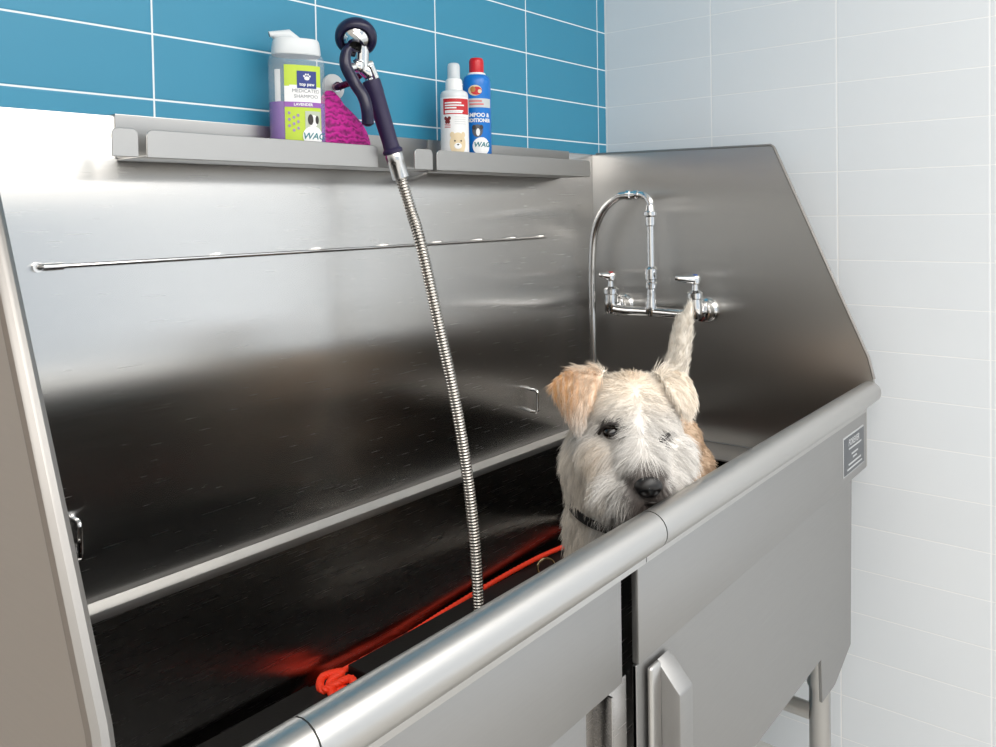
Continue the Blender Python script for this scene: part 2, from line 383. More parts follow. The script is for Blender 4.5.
# ------------------------------------------------------------------ shelves hung on the splash wall
def shelf(x0, x1, p0, p1, slots, label):
    sh = thing('hanging_shelf', label, 'shelf', ((x0+x1)/2, -0.06, -0.196), 'steel shelves on the splash wall')
    q = MB().box(p0, p1, YB-0.0035, YB-0.0008, -0.192, TOP+0.002, 0.0006)
    q.box(p0, p1, YB-0.0035, -0.0008, TOP+0.0008, TOP+0.0028, 0.0006)
    q.build('back_plate', ST_SH, sh)
    MB().box(max(x0, p0)+0.002, min(x1, p1)-0.002, -0.104, YB-0.0015, -0.1955, -0.1925, 0.0008).build('tray', ST_SH, sh)
    edges = [x0]+[e for s_ in slots for e in s_]+[x1]
    for a, bb in zip(edges[0::2], edges[1::2]):
        rr = 0.009; zt = -0.157
        prof = [(a, -0.1955), (bb, -0.1955)]
        prof += [(bb-rr+rr*math.cos(t), zt-rr+rr*math.sin(t)) for t in [i*R90/5 for i in range(6)]]
        prof += [(a+rr+rr*math.cos(t), zt-rr+rr*math.sin(t)) for t in [R90+i*R90/5 for i in range(6)]]
        MB().prism(prof, 1, -0.1065, -0.1038, 0.0006, 1).build('front_lip', ST_SH, sh)
    return sh
shelf(-1.372, -0.768, -1.327, -0.700, [(-1.336, -1.324), (-0.905, -0.815)], 'longer left steel shelf holding the purple shampoo and the sprayer')
shelf(-0.757, -0.236, -0.698, -0.205, [], 'shorter right steel shelf holding the white spray bottle and blue bottle')
#@@TAP
# ------------------------------------------------------------------ wall faucet on the right splash panel
fx = X1-0.064
fau = thing('wall_faucet', 'chrome two handle wall faucet on the right steel panel', 'faucet', (X1, -0.22, -0.515))
yL, yR, yM, fz = -0.112, -0.341, -0.226, -0.516
b = MB()
b.tube(spline([(fx, yL, fz-0.002), (fx, yL-0.04, fz-0.006), (fx, yM, fz-0.005), (fx, yR+0.04, fz-0.006), (fx, yR, fz-0.002)], 5), 0.0122, 18)
for y in (yL, yR):
    b.lathe([(0.0135, -0.018), (0.0165, -0.012), (0.0165, 0.012), (0.0150, 0.028), (0.0150, 0.036)], (fx, y, fz+0.004), seg=24)
    b.tube([(fx, y, fz), (fx+0.03, y*0.99, fz), (X1-0.012, y, fz)], [0.0125, 0.0125, 0.013], 18)
b.lathe([(0.0125, -0.014), (0.0155, -0.006), (0.0145, 0.010), (0.0115, 0.030), (0.0115, 0.04)], (fx, yM, fz), seg=24)
b.build('faucet_body', CHROME, fau)
for y in (yL, yR):
    MB().lathe([(0.030, 0), (0.030, 0.006), (0.026, 0.012), (0.024, 0.013), (0.024, 0.034), (0.019, 0.037)], (X1-0.0003, y, fz), axis=(-1, 0, 0), seg=6*5).build('wall_flange', CHROME, fau)
    h = MB().lathe([(0.0165, 0.032), (0.0185, 0.034), (0.0185, 0.046), (0.014, 0.049), (0.0085, 0.052), (0.0075, 0.066), (0.0125, 0.068), (0.0135, 0.080), (0.011, 0.085), (0.004, 0.087)], (fx, y, fz), seg=24).build('handle_stem', CHROME, fau)
    dirv = V((-0.55, 0.42, 0.02)) if y == yR else V((-0.45, 0.42, 0.02))
    base = V((fx, y, fz+0.076)); ln = 0.050 if y == yR else 0.030
    t = MB(); rings = []
    dn = dirv.normalized(); sd = V((-dn.y, dn.x, 0)).normalized()
    for k in range(9):
        u_ = k/8; c = base+dn*(u_*ln)+V((0, 0, 0.004*u_)); wv = 0.0125*(1-0.45*u_)*math.sqrt(max(0.0, 1-(u_**6)))+0.0008; hv = 0.0125*(1-0.60*u_)
        rings.append([c+sd*wv*math.cos(a)+V((0, 0, 1))*hv*math.sin(a) for a in [2*math.pi*i/14 for i in range(14)]])
    t.quadstrip(rings); t.build('lever_handle', CHROME, h)
    MB().lathe([(0.0065, 0.0865), (0.006, 0.0885), (0.0, 0.089)], (fx, y, fz), seg=16).build('temperature_button', mat('red_button', srgb(190, 40, 40), 0.3) if y == yL else mat('blue_button', srgb(40, 90, 170), 0.3), h)
ris = MB()
ris.lathe([(0.0115, 0.03), (0.0105, 0.05), (0.0145, 0.052), (0.0145, 0.064), (0.012, 0.067), (0.012, 0.072), (0.0160, 0.074), (0.0160, 0.098), (0.012, 0.102), (0.0095, 0.104), (0.0095, 0.200), (0.013, 0.202), (0.013, 0.222), (0.011, 0.224), (0.018, 0.226), (0.018, 0.234), (0.012, 0.236), (0.0095, 0.250)], (fx, yM, fz), seg=24)
ris.build('riser', CHROME, fau)
zt = fz+0.250
el = [V((fx, yM, zt))]+arc((fx, yM+0.026, zt), 0.026, math.pi, R90, 8, (0, 1, 0), (0, 0, 1))+[V((fx, yM+0.034, zt+0.026))]
MB().tube(el, 0.0088, 16).build('elbow', CHROME, fau)
MB().lathe([(0.0105, 0), (0.0115, 0.002), (0.0115, 0.014), (0.0095, 0.016), (0.0095, 0.022), (0.0120, 0.024), (0.0120, 0.034), (0.0095, 0.036)], (fx, yM+0.030, zt+0.026), axis=(0, 1, 0), seg=20).build('hose_coupling', CHROME, fau)
HX = fx+0.01
hose_pts = spline([(fx, yM+0.064, zt+0.026), (fx, yM+0.092, zt+0.021), (fx+0.004, yM+0.134, zt-0.008), (HX, yM+0.166, zt-0.060), (HX+0.004, yM+0.178, zt-0.135), (HX+0.006, yM+0.181, zt-0.25), (HX+0.004, yM+0.176, -0.74), (HX, yM+0.160, -0.95), (HX-0.01, yM+0.140, -1.045)], 10)
MB().tube(hose_pts, 0.0095, 16).build('supply_hose', CHROME_S, fau)

# ------------------------------------------------------------------ spray nozzle and its hose
sp = thing('pet_sprayer', 'dark navy hand sprayer with chrome neck and coiled steel hose', 'sprayer', (-0.87, -0.1, -0.18))
hb = W(393, 152, 1.495); ht = W(371, 80, 1.475)          # lower and upper ends of the grip
ax = (ht-hb).normalized(); hl = (ht-hb).length
MB().lathe([(0.012, -0.004), (0.0175, -0.002), (0.0180, 0.003), (0.0145, 0.007), (0.0140, 0.02), (0.0150, hl*0.5), (0.0155, hl*0.8), (0.0160, hl*0.82), (0.0160, hl-0.002), (0.0140, hl)], hb, axis=ax, seg=24).build('grip', NAVY2, sp)
fe = MB().lathe([(0.0115, -0.050), (0.0150, -0.048), (0.0150, -0.020), (0.0160, -0.018), (0.0160, -0.006), (0.013, 0.001)], hb, axis=ax, seg=24)
fe.build('ferrule', CHROME_S, sp)
# chrome valve neck, rising from the grip towards the head
n0 = ht; n1 = W(362, 66, 1.465); n2 = W(362, 48, 1.46); hd = W(356, 38, 1.452)
MB().tube(spline([n0-ax*0.004, n0+ax*0.008, W(367, 72, 1.468), n1, n2, W(359, 42, 1.455)], 5), [0.010]*6+[0.012]*8+[0.0125]*6+[0.012]*6, 16).build('valve_neck', CHROME, sp)
v = MB().ball(W(358, 66, 1.455), 0.0125, 3); v.tube([W(349, 68, 1.44), W(371, 64, 1.475)], 0.0075, 12); v.tube([W(371, 66, 1.462), W(376, 78, 1.47)], 0.0060, 12)
v.build('valve', CHROME, sp)
# spray head: navy bumper ring round a chrome cone, tilted away
hax = (V(-AF)*0.72 - V(AU)*0.66 + V(AR)*0.12).normalized()      # cone points back towards the grip
MB().lathe([(0.0, -0.016), (0.027, -0.016), (0.0330, -0.013), (0.0360, -0.005), (0.0355, 0.004), (0.0320, 0.0095), (0.0275, 0.0115), (0.0240, 0.010), (0.0230, 0.004), (0.0, 0.002)], hd, axis=hax, seg=40).build('bumper_ring', NAVY, sp)
MB().lathe([(0.0225, 0.003), (0.0225, 0.0085), (0.019, 0.012), (0.014, 0.016), (0.0115, 0.022), (0.0105, 0.03), (0.0, 0.031)], hd, axis=hax, seg=32).build('spray_cone', CHROME, sp)
lv = spline([W(352, 45, 1.438), W(346, 53, 1.432), W(346, 66, 1.43), W(354, 82, 1.435), W(363, 96, 1.435), W(367, 110, 1.435), W(368, 124, 1.44)], 7)
n_ = len(lv)
MB().tube(lv+[lv[-1]-V((0, 0, 0.004))], [0.0072+0.0032*min(1, i/(n_*0.3)) for i in range(n_)]+[0.004], 14).build('lever', NAVY, sp)
# corrugated hose: hangs from the ferrule to the tub floor, then away to the tap
h0 = hb-ax*0.047
hp = spline([h0, h0-ax*0.06, W(421, 245, 1.50), W(440, 330, 1.505), W(456, 405, 1.51), W(468, 480, 1.515), W(475, 545, 1.515), W(479, 610, 1.51), W(484, 655, 1.50), V((-0.80, -0.27, -1.060)), V((-0.70, -0.30, -1.060)), V((-0.45, -0.25, -1.060)), V((-0.25, -0.17, -1.060)), V((HX-0.012, yM+0.140, -1.060))], 40)
P_ = [hp[0]]; acc = 0; step = 0.0011
for a, bb in zip(hp, hp[1:]):
    d = (bb-a).length; t = step-acc
    while t <= d: P_.append(a+(bb-a)*(t/d)); t += step
    acc = d-(t-step)
MB().tube(P_, [(0.0112, 0.0108, 0.0093, 0.0088, 0.0096)[i % 5] for i in range(len(P_))], 12).build('corrugated_hose', HOSE_M, sp, angle=80)

# ------------------------------------------------------------------ hook, mitt
hk = thing('wall_hook', 'round white wall hook with chrome arm painted with its magenta reflection behind the sprayer head', 'hook', (-0.95, -0.0, -0.05))
hc = V((-0.917, -0.0012, -0.044))
MB().lathe([(0.024, 0), (0.0235, 0.004), (0.018, 0.0075), (0.009, 0.009), (0.0, 0.0092)], hc, axis=(0, -1, 0), seg=28).build('suction_disc', mat('white_plastic', srgb(228, 230, 230), 0.35), hk)
MB().tube(spline([hc+V((0, -0.008, 0)), hc+V((-0.012, -0.03, -0.004)), hc+V((-0.002, -0.055, 0.004)), hc+V((0.012, -0.07, 0.022)), hc+V((0.02, -0.074, 0.04))], 6), 0.0062, 12).build('hook_arm', mat('reflection_tinted_chrome', (0.20, 0.03, 0.08), 0.2, 0.85), hk)  # magenta reflection put into the chrome arm's base colour
MB().tube([hc+V((0, -0.006, 0)), hc+V((-0.006, -0.02, -0.002))], 0.0095, 14).build('hook_collar', CHROME, hk)
MAG = mat('magenta_mesh', srgb(176, 20, 132), 0.6)
nt = MAG.node_tree; tc = nt.nodes.new('ShaderNodeTexCoord'); vo = nt.nodes.new('ShaderNodeTexVoronoi'); vo.feature = 'DISTANCE_TO_EDGE'; vo.inputs['Scale'].default_value = 75
wv_ = nt.nodes.new('ShaderNodeTexWave'); wv_.wave_type = 'RINGS'; wv_.inputs['Scale'].default_value = 30; wv_.inputs['Distortion'].default_value = 9; wv_.inputs['Detail Scale'].default_value = 2
cr = nt.nodes.new('ShaderNodeValToRGB'); cr.color_ramp.elements[0].color = srgb(128, 14, 100); cr.color_ramp.elements[1].color = srgb(216, 34, 160)
mth = nt.nodes.new('ShaderNodeMath'); mth.operation = 'MULTIPLY_ADD'; mth.inputs[1].default_value = 2.2
nt.links.new(tc.outputs['Object'], vo.inputs['Vector']); nt.links.new(tc.outputs['Object'], wv_.inputs['Vector'])
nt.links.new(vo.outputs['Distance'], mth.inputs[0]); nt.links.new(wv_.outputs['Fac'], mth.inputs[2])
nt.links.new(mth.outputs[0], cr.inputs['Fac']); nt.links.new(cr.outputs['Color'], nt.nodes['Principled BSDF'].inputs['Base Color'])
bp = nt.nodes.new('ShaderNodeBump'); bp.inputs['Strength'].default_value = 0.5; bp.inputs['Distance'].default_value = 0.002
nt.links.new(mth.outputs[0], bp.inputs['Height']); nt.links.new(bp.outputs['Normal'], nt.nodes['Principled BSDF'].inputs['Normal'])
# mitt outline in (x, z) on the plane y=-0.045, standing in the shelf against the wall
out = [(-0.985, -0.1915), (-0.880, -0.1915), (-0.872, -0.165), (-0.873, -0.142), (-0.888, -0.115), (-0.913, -0.093), (-0.935, -0.078), (-0.950, -0.062), (-0.965, -0.060), (-0.975, -0.066), (-0.988, -0.090), (-0.992, -0.130)]
mo = spline([V((x, 0, z)) for x, z in out]+[V((out[0][0], 0, out[0][1]))], 4)[:-1]
cen = V((-0.935, 0, -0.14)); rings = []
for s_, th in ((0.0, 0.016), (0.35, 0.0155), (0.7, 0.013), (0.9, 0.008), (1.0, 0.0)):
    rings.append((s_, th))
ym = -0.048; mb = MB()
front = [[cen+(p-cen)*max(s_, 1e-3)+V((0, ym-th, 0)) for p in mo] for s_, th in rings]
back = [[cen+(p-cen)*max(s_, 1e-3)+V((0, ym+th, 0)) for p in mo] for s_, th in reversed(rings[:-1])]
mb.quadstrip(front+back)
mitt = tag(mb.build('bath_mitt', MAG, None, loc=(-0.95, ym, -0.192), angle=80), 'magenta patterned mesh bath mitt leaning behind the purple shampoo', 'bath mitt')

#@@BOTTLES
# ------------------------------------------------------------------ bottles
class Bottle:
    """upright bottle with superellipse cross-section a x b, facing direction fd; labels are bent round it"""
    def __init__(s, c, a, b_, fd, e=2.0):
        s.c = V(c); s.a = a; s.b = b_; s.e = e
        fd = V((fd[0], fd[1], 0)).normalized(); s.f = fd; s.r = V((-fd.y, fd.x, 0))
        s.th = [(-math.pi/2+math.pi*i/400) for i in range(401)]
        P = [s.xs(t) for t in s.th]; L = [0]
        for p, q in zip(P, P[1:]): L.append(L[-1]+math.hypot(q[0]-p[0], q[1]-p[1]))
        mid = L[200]; s.L = [l-mid for l in L]
    def xs(s, t, k=1.0, off=0.0):
        sn, cs = math.sin(t), math.cos(t)
        x = math.copysign(abs(sn)**(2/s.e), sn)*(s.a*k+off); y = math.copysign(abs(cs)**(2/s.e), cs)*(s.b*k+off)
        return x, y
    def ring(s, k, h, off=0, n=48):
        out = []
        for i in range(n):
            x, y = s.xs(2*math.pi*i/n, k, off); out.append(s.c+s.r*x+s.f*y+V((0, 0, h)))
        return out
    def at(s, u, h, off):
        t = float(np.interp(u, s.L, s.th)); x, y = s.xs(t, 1.0, off); return s.c+s.r*x+s.f*y+V((0, 0, h))
    def solid(s, prof, name, m, parent, off=0.0):
        return MB().quadstrip([s.ring(k, h, off) for k, h in prof]).build(name, m, parent, angle=50)
    def patch(s, pts, name, m, parent, off=0.0005, n=14):
        """pts: polygon rows -> grid patch between (u0,h0,u1,h1)"""
        u0, h0, u1, h1 = pts
        rows = [[s.at(u0+(u1-u0)*i/n, h, off) for i in range(n+1)] for h in (h0, h1)]
        return MB().quadstrip(rows, False, False).build(name, m, parent)
    def disc(s, u, h, ru, rh, name, m, parent, off=0.0008, n=28, a0=0, a1=2*math.pi):
        bm = bmesh.new(); c = bm.verts.new(s.at(u, h, off)); prev = []
        for q in (0.5, 1.0):
            rg = [bm.verts.new(s.at(u+ru*q*math.cos(a0+(a1-a0)*i/n), h+rh*q*math.sin(a0+(a1-a0)*i/n), off)) for i in range(n+1)]
            for i in range(n):
                if not prev: bm.faces.new((c, rg[i], rg[i+1]))
                else: bm.faces.new((prev[i], rg[i], rg[i+1], prev[i+1]))
            prev = rg
        w_ = MB(); w_.bm.free(); w_.bm = bm; return w_.build(name, m, parent)
    def text(s, txt, size, u, h, m, parent, off=0.0011, **kw):
        me = text_mesh(txt, size, **kw); co = [v.co.copy() for v in me.vertices]
        for v, p in zip(me.vertices, co): v.co = s.at(u+p.x, h+p.y, off)
        me.update(); return link_mesh('lettering', me, m, parent, smooth=False)
def plain(name, r, g, b_, rough=0.4): return mat(name, srgb(r, g, b_), rough)
WHITE_L = plain('label_white', 240, 240, 240); LIME = plain('label_lime', 190, 214, 60); BADGE = plain('label_blue', 34, 54, 130)
PURP = plain('label_purple', 150, 92, 176); GREYT = plain('label_grey_text', 120, 122, 130); TEAL = plain('label_teal', 30, 120, 130)
DARK = plain('label_dark', 52, 46, 44); LILAC = plain('label_lilac', 160, 140, 180); REDL = plain('label_red', 200, 38, 46)
CREAM = plain('label_cream', 226, 206, 170); PHOTO = plain('label_photo_grey', 188, 196, 176)
CLEAR = mat('clear_plastic', (0.95, 0.96, 0.97), 0.08, Alpha=0.16)
FROST = mat('frosted_cap', srgb(226, 230, 232), 0.35, Alpha=0.93)
SZ = -0.1925
# -- medicated shampoo
c1 = V((-1.041, -0.062, SZ+0.026)); to_cam = V((CAM[0]-c1.x, CAM[1]-c1.y, 0)).normalized()
fd = Matrix.Rotation(math.radians(12), 3, 'Z') @ to_cam
B1 = Bottle(c1, 0.0455, 0.029, fd, 2.6)
t1 = thing('shampoo_bottle', 'clear bottle of purple shampoo with lime green label and frosted cap', 'bottle', (c1.x, c1.y, SZ), 'bottles on the steel shelves')
bod = B1.solid([(0.93, -0.026), (0.985, -0.023), (1.0, -0.018), (1.0, 0.140), (0.985, 0.148), (0.94, 0.153), (0.86, 0.156)], 'bottle_body', CLEAR, t1)
B1.solid([(0.92, -0.024), (0.985, -0.019), (0.985, 0.075), (0.92, 0.0752)], 'purple_liquid', plain('purple_liquid', 120, 56, 168, 0.15), bod)
cap = B1.solid([(0.86, 0.154), (0.880, 0.158), (0.86, 0.168), (0.83, 0.177), (0.79, 0.1805)], 'cap', FROST, t1)
sl = MB().tube([c1-B1.r*0.034+V((0, 0, 0.181)), c1-B1.r*0.043+V((0, 0, 0.187)), c1-B1.r*0.012+V((0, 0, 0.188)), c1+B1.r*0.004+V((0, 0, 0.180))], [0.004, 0.005, 0.010, 0.006], 12)
sl.build('flip_spout', FROST, cap)
B1.patch((-0.0450, 0.074, -0.034, 0.128), 'back_label', WHITE_L, bod, off=-0.003)
lab = B1.patch((-0.026, 0.002, 0.034, 0.135), 'label', LIME, t1)
B1.patch((-0.026, 0.074, 0.034, 0.100), 'white_band', WHITE_L, lab, 0.0008)
B1.patch((-0.018, 0.100, 0.012, 0.102), 'white_band', WHITE_L, lab, 0.0008)
B1.patch((-0.026, 0.066, 0.034, 0.0745), 'purple_band', PURP, lab, 0.0010)
bd = B1.patch((-0.006, 0.097, 0.0255, 0.1255), 'badge', BADGE, lab, 0.0012)
B1.disc(0.0098, 0.1135, 0.0042, 0.0032, 'paw_pad', WHITE_L, bd, 0.0016)
for du, dh in ((-0.0045, 0.0035), (-0.0016, 0.0062), (0.0020, 0.0062), (0.0048, 0.0035)):
    B1.disc(0.0098+du, 0.1135+dh, 0.0014, 0.0017, 'paw_toe', WHITE_L, bd, 0.0016, 12)
B1.text('top paw', 0.0072, 0.0098, 0.1035, WHITE_L, bd, 0.0016, bold=0.0002)
B1.text('MEDICATED', 0.0082, 0.0085, 0.0925, GREYT, lab)
B1.text('SHAMPOO', 0.0082, 0.0085, 0.0835, GREYT, lab)
B1.text('LAVENDER', 0.0062, 0.0035, 0.0702, WHITE_L, lab, 0.0014, bold=0.0002)
ph = B1.patch((0.006, 0.028, 0.032, 0.060), 'photo_panel', PHOTO, lab, 0.0010)
B1.disc(0.019, 0.044, 0.0085, 0.010, 'dog_picture', WHITE_L, ph, 0.0013); B1.disc(0.0145, 0.046, 0.0045, 0.009, 'dark_ear', DARK, ph, 0.0015); B1.disc(0.0255, 0.046, 0.003, 0.007, 'dark_ear', DARK, ph, 0.0015)
for k in range(9):
    B1.disc(-0.012+0.010*math.sin(k*2.1)*0.8, 0.028+k*0.0035, 0.0022, 0.0026, 'lavender_sprig', LILAC, lab, 0.0012, 10)
st = B1.disc(0.018, 0.019, 0.0165, 0.0165, 'round_sticker', WHITE_L, lab, 0.0018)
B1.text('WAG', 0.0150, 0.0190, 0.0185, TEAL, st, 0.0023, shear=0.25, bold=0.0002)
# -- spray bottle
c2 = V((-0.667, -0.070, SZ+0.029)); tc2 = V((CAM[0]-c2.x, CAM[1]-c2.y, 0)).normalized()
B2 = Bottle(c2, 0.0285, 0.0285, tc2)
t2 = thing('spray_bottle', 'white spray bottle with red topped label at the left end of its shelf', 'bottle', (c2.x, c2.y, SZ), 'bottles on the steel shelves')
b2 = B2.solid([(0.94, -0.029), (1.0, -0.025), (1.0, 0.118), (0.98, 0.124), (0.90, 0.1285), (0.75, 0.131), (0.55, 0.133)], 'bottle_body', mat('milky_plastic', srgb(222, 226, 228), 0.25), t2)
B2.solid([(0.60, 0.130), (0.62, 0.134), (0.58, 0.152), (0.50, 0.155)], 'spray_collar', WHITE_L, t2)
B2.solid([(0.45, 0.152), (0.44, 0.180), (0.40, 0.185), (0.30, 0.187)], 'spray_cap', mat('clear_cap', srgb(222, 228, 232), 0.15, Alpha=0.8), t2)
l2 = B2.patch((-0.036, 0.003, 0.036, 0.116), 'label', WHITE_L, t2)
rb = B2.patch((-0.024, 0.082, 0.034, 0.113), 'red_panel', REDL, l2, 0.0008)
for h, ub in ((0.1045, 0.014), (0.0995, 0.020), (0.0945, 0.004), (0.0885, 0.018), (0.0855, 0.016)):
    B2.patch((-0.0195, h-0.0014, ub, h+0.0014), 'printed_line', WHITE_L, rb, 0.0012)
for du, dh in ((0, 0), (-0.004, 0.003), (0.004, 0.003), (-0.002, -0.004), (0.0025, -0.004)):
    B2.disc(-0.0145+du, 0.071+dh, 0.0034, 0.0038, 'fruit_picture', plain('fruit_red', 122, 42, 40), l2, 0.0009, 12)
for k in range(3): B2.patch((-0.021, 0.0615-k*0.003, -0.008, 0.0625-k*0.003), 'printed_line', REDL, l2, 0.0009)
for k in range(4): B2.patch((0.0, 0.076-k*0.0045, 0.024, 0.0766-k*0.0045), 'printed_line', plain('line_grey', 190, 192, 194), l2, 0.0009)
fur_p = B2.disc(0.006, 0.023, 0.0165, 0.0225, 'puppy_picture', CREAM, l2, 0.0009)
for sx in (-1, 1): B2.disc(0.006+sx*0.011, 0.041, 0.0045, 0.006, 'puppy_ear', CREAM, fur_p, 0.0012, 12)
B2.disc(0.006, 0.019, 0.0075, 0.006, 'puppy_muzzle', WHITE_L, fur_p, 0.0013, 14); B2.disc(0.006, 0.0215, 0.0022, 0.0016, 'puppy_nose', DARK, fur_p, 0.0016, 10)
for sx in (-1, 1): B2.disc(0.006+sx*0.006, 0.029, 0.0016, 0.0017, 'puppy_eye', DARK, fur_p, 0.0016, 10)
# -- blue shampoo and conditioner
c3 = V((-0.589, -0.062, SZ+0.036)); tc3 = V((CAM[0]-c3.x, CAM[1]-c3.y, 0)).normalized()
B3 = Bottle(c3, 0.0290, 0.0290, tc3)
BLUE = plain('blue_plastic', 6, 116, 204, 0.3)
t3 = thing('shampoo_bottle', 'blue bottle with red cap standing behind the white spray bottle', 'bottle', (c3.x, c3.y, SZ), 'bottles on the steel shelves')
B3.solid([(0.94, -0.036), (1.0, -0.032), (1.0, 0.143), (0.985, 0.152), (0.92, 0.160), (0.80, 0.164), (0.66, 0.166)], 'bottle_body', BLUE, t3)
B3.solid([(0.66, 0.164), (0.67, 0.167), (0.62, 0.170)], 'neck_ring', WHITE_L, t3)
B3.solid([(0.52, 0.168), (0.53, 0.172), (0.53, 0.193), (0.50, 0.198), (0.42, 0.201)], 'cap', mat('red_cap', srgb(206, 26, 38), 0.28), t3)
em = B3.disc(-0.004, 0.131, 0.0145, 0.0110, 'emblem', CREAM, t3, 0.0005); B3.disc(-0.001, 0.130, 0.0115, 0.0085, 'emblem_red', REDL, em, 0.0008); B3.disc(-0.008, 0.133, 0.0055, 0.006, 'emblem_flower', plain('emblem_tan', 190, 130, 70), em, 0.001); B3.disc(0.006, 0.129, 0.004, 0.004, 'emblem_flower', CREAM, em, 0.001)
gb = B3.patch((-0.034, 0.096, 0.034, 0.1145), 'grey_band', plain('band_grey', 200, 206, 208), t3, 0.0005)
BRED = plain('band_red', 214, 130, 130)
for h, ua, ub in ((0.109, -0.018, 0.010), (0.1025, -0.016, 0.014)): B3.patch((ua, h-0.0018, ub, h+0.0018), 'printed_line', BRED, gb, 0.0009)
B3.text('SHAMPOO &', 0.0112, -0.005, 0.080, WHITE_L, t3, 0.0007, bold=0.0004); B3.text('CONDITIONER', 0.0100, -0.004, 0.0690, WHITE_L, t3, 0.0007, bold=0.0004)
dp = B3.disc(0.000, 0.048, 0.011, 0.013, 'dog_picture', plain('dog_grey', 86, 88, 96), t3, 0.0006); B3.disc(-0.007, 0.055, 0.004, 0.005, 'dog_ear', DARK, dp, 0.0008, 12); B3.disc(0.008, 0.055, 0.004, 0.005, 'dog_ear', DARK, dp, 0.0008, 12); B3.disc(0.001, 0.045, 0.004, 0.008, 'dog_blaze', WHITE_L, dp, 0.0009, 12)
s3 = B3.disc(0.008, 0.016, 0.0185, 0.0185, 'round_sticker', WHITE_L, t3, 0.0011)
B3.text('WAG', 0.0140, 0.009, 0.0190, TEAL, s3, 0.0016, shear=0.2, bold=0.0003)

#@@FLOORSTUFF
# ------------------------------------------------------------------ mats on the tub floor
def tub_mat(x0, x1, y0, y1, label):
    outl = MB().box(x0, x1, y0, y1, -1.0912, -1.072, 0.002)
    o = outl.build('rubber_mat', BLACK_R, None, loc=((x0+x1)/2, (y0+y1)/2, -1.0912))
    holes = MB(); nx = int((x1-x0)/0.09)
    for i in range(nx):
        for j in range(6):
            holes.lathe([(0.010, -1.0725), (0.010, -1.0712), (0.0075, -1.0712), (0.0075, -1.0725)], (x0+0.06+i*0.09, y1-0.06-j*0.085, 0), seg=16)
    h = holes.build('drain_rings', GASKET_SHADE, o); h['kind'] = 'stuff'
    return tag(o, label, 'mat', 'black mats on the tub floor')
tag(MB().box(-1.62, -0.215, -0.625, -0.0455, -1.0985, -1.0915, 0.001).build('tub_liner', BLACK_R, None, loc=(-0.9, -0.35, -1.0985)), 'thin black liner covering the whole tub floor under the mats', 'liner')
tub_mat(-1.60, -1.052, -0.62, -0.066, 'black rubber mat in the left end of the tub, left of the orange leash coil')
tub_mat(-0.968, -0.23, -0.62, -0.070, 'black rubber mat in the right part of the tub under the dog')
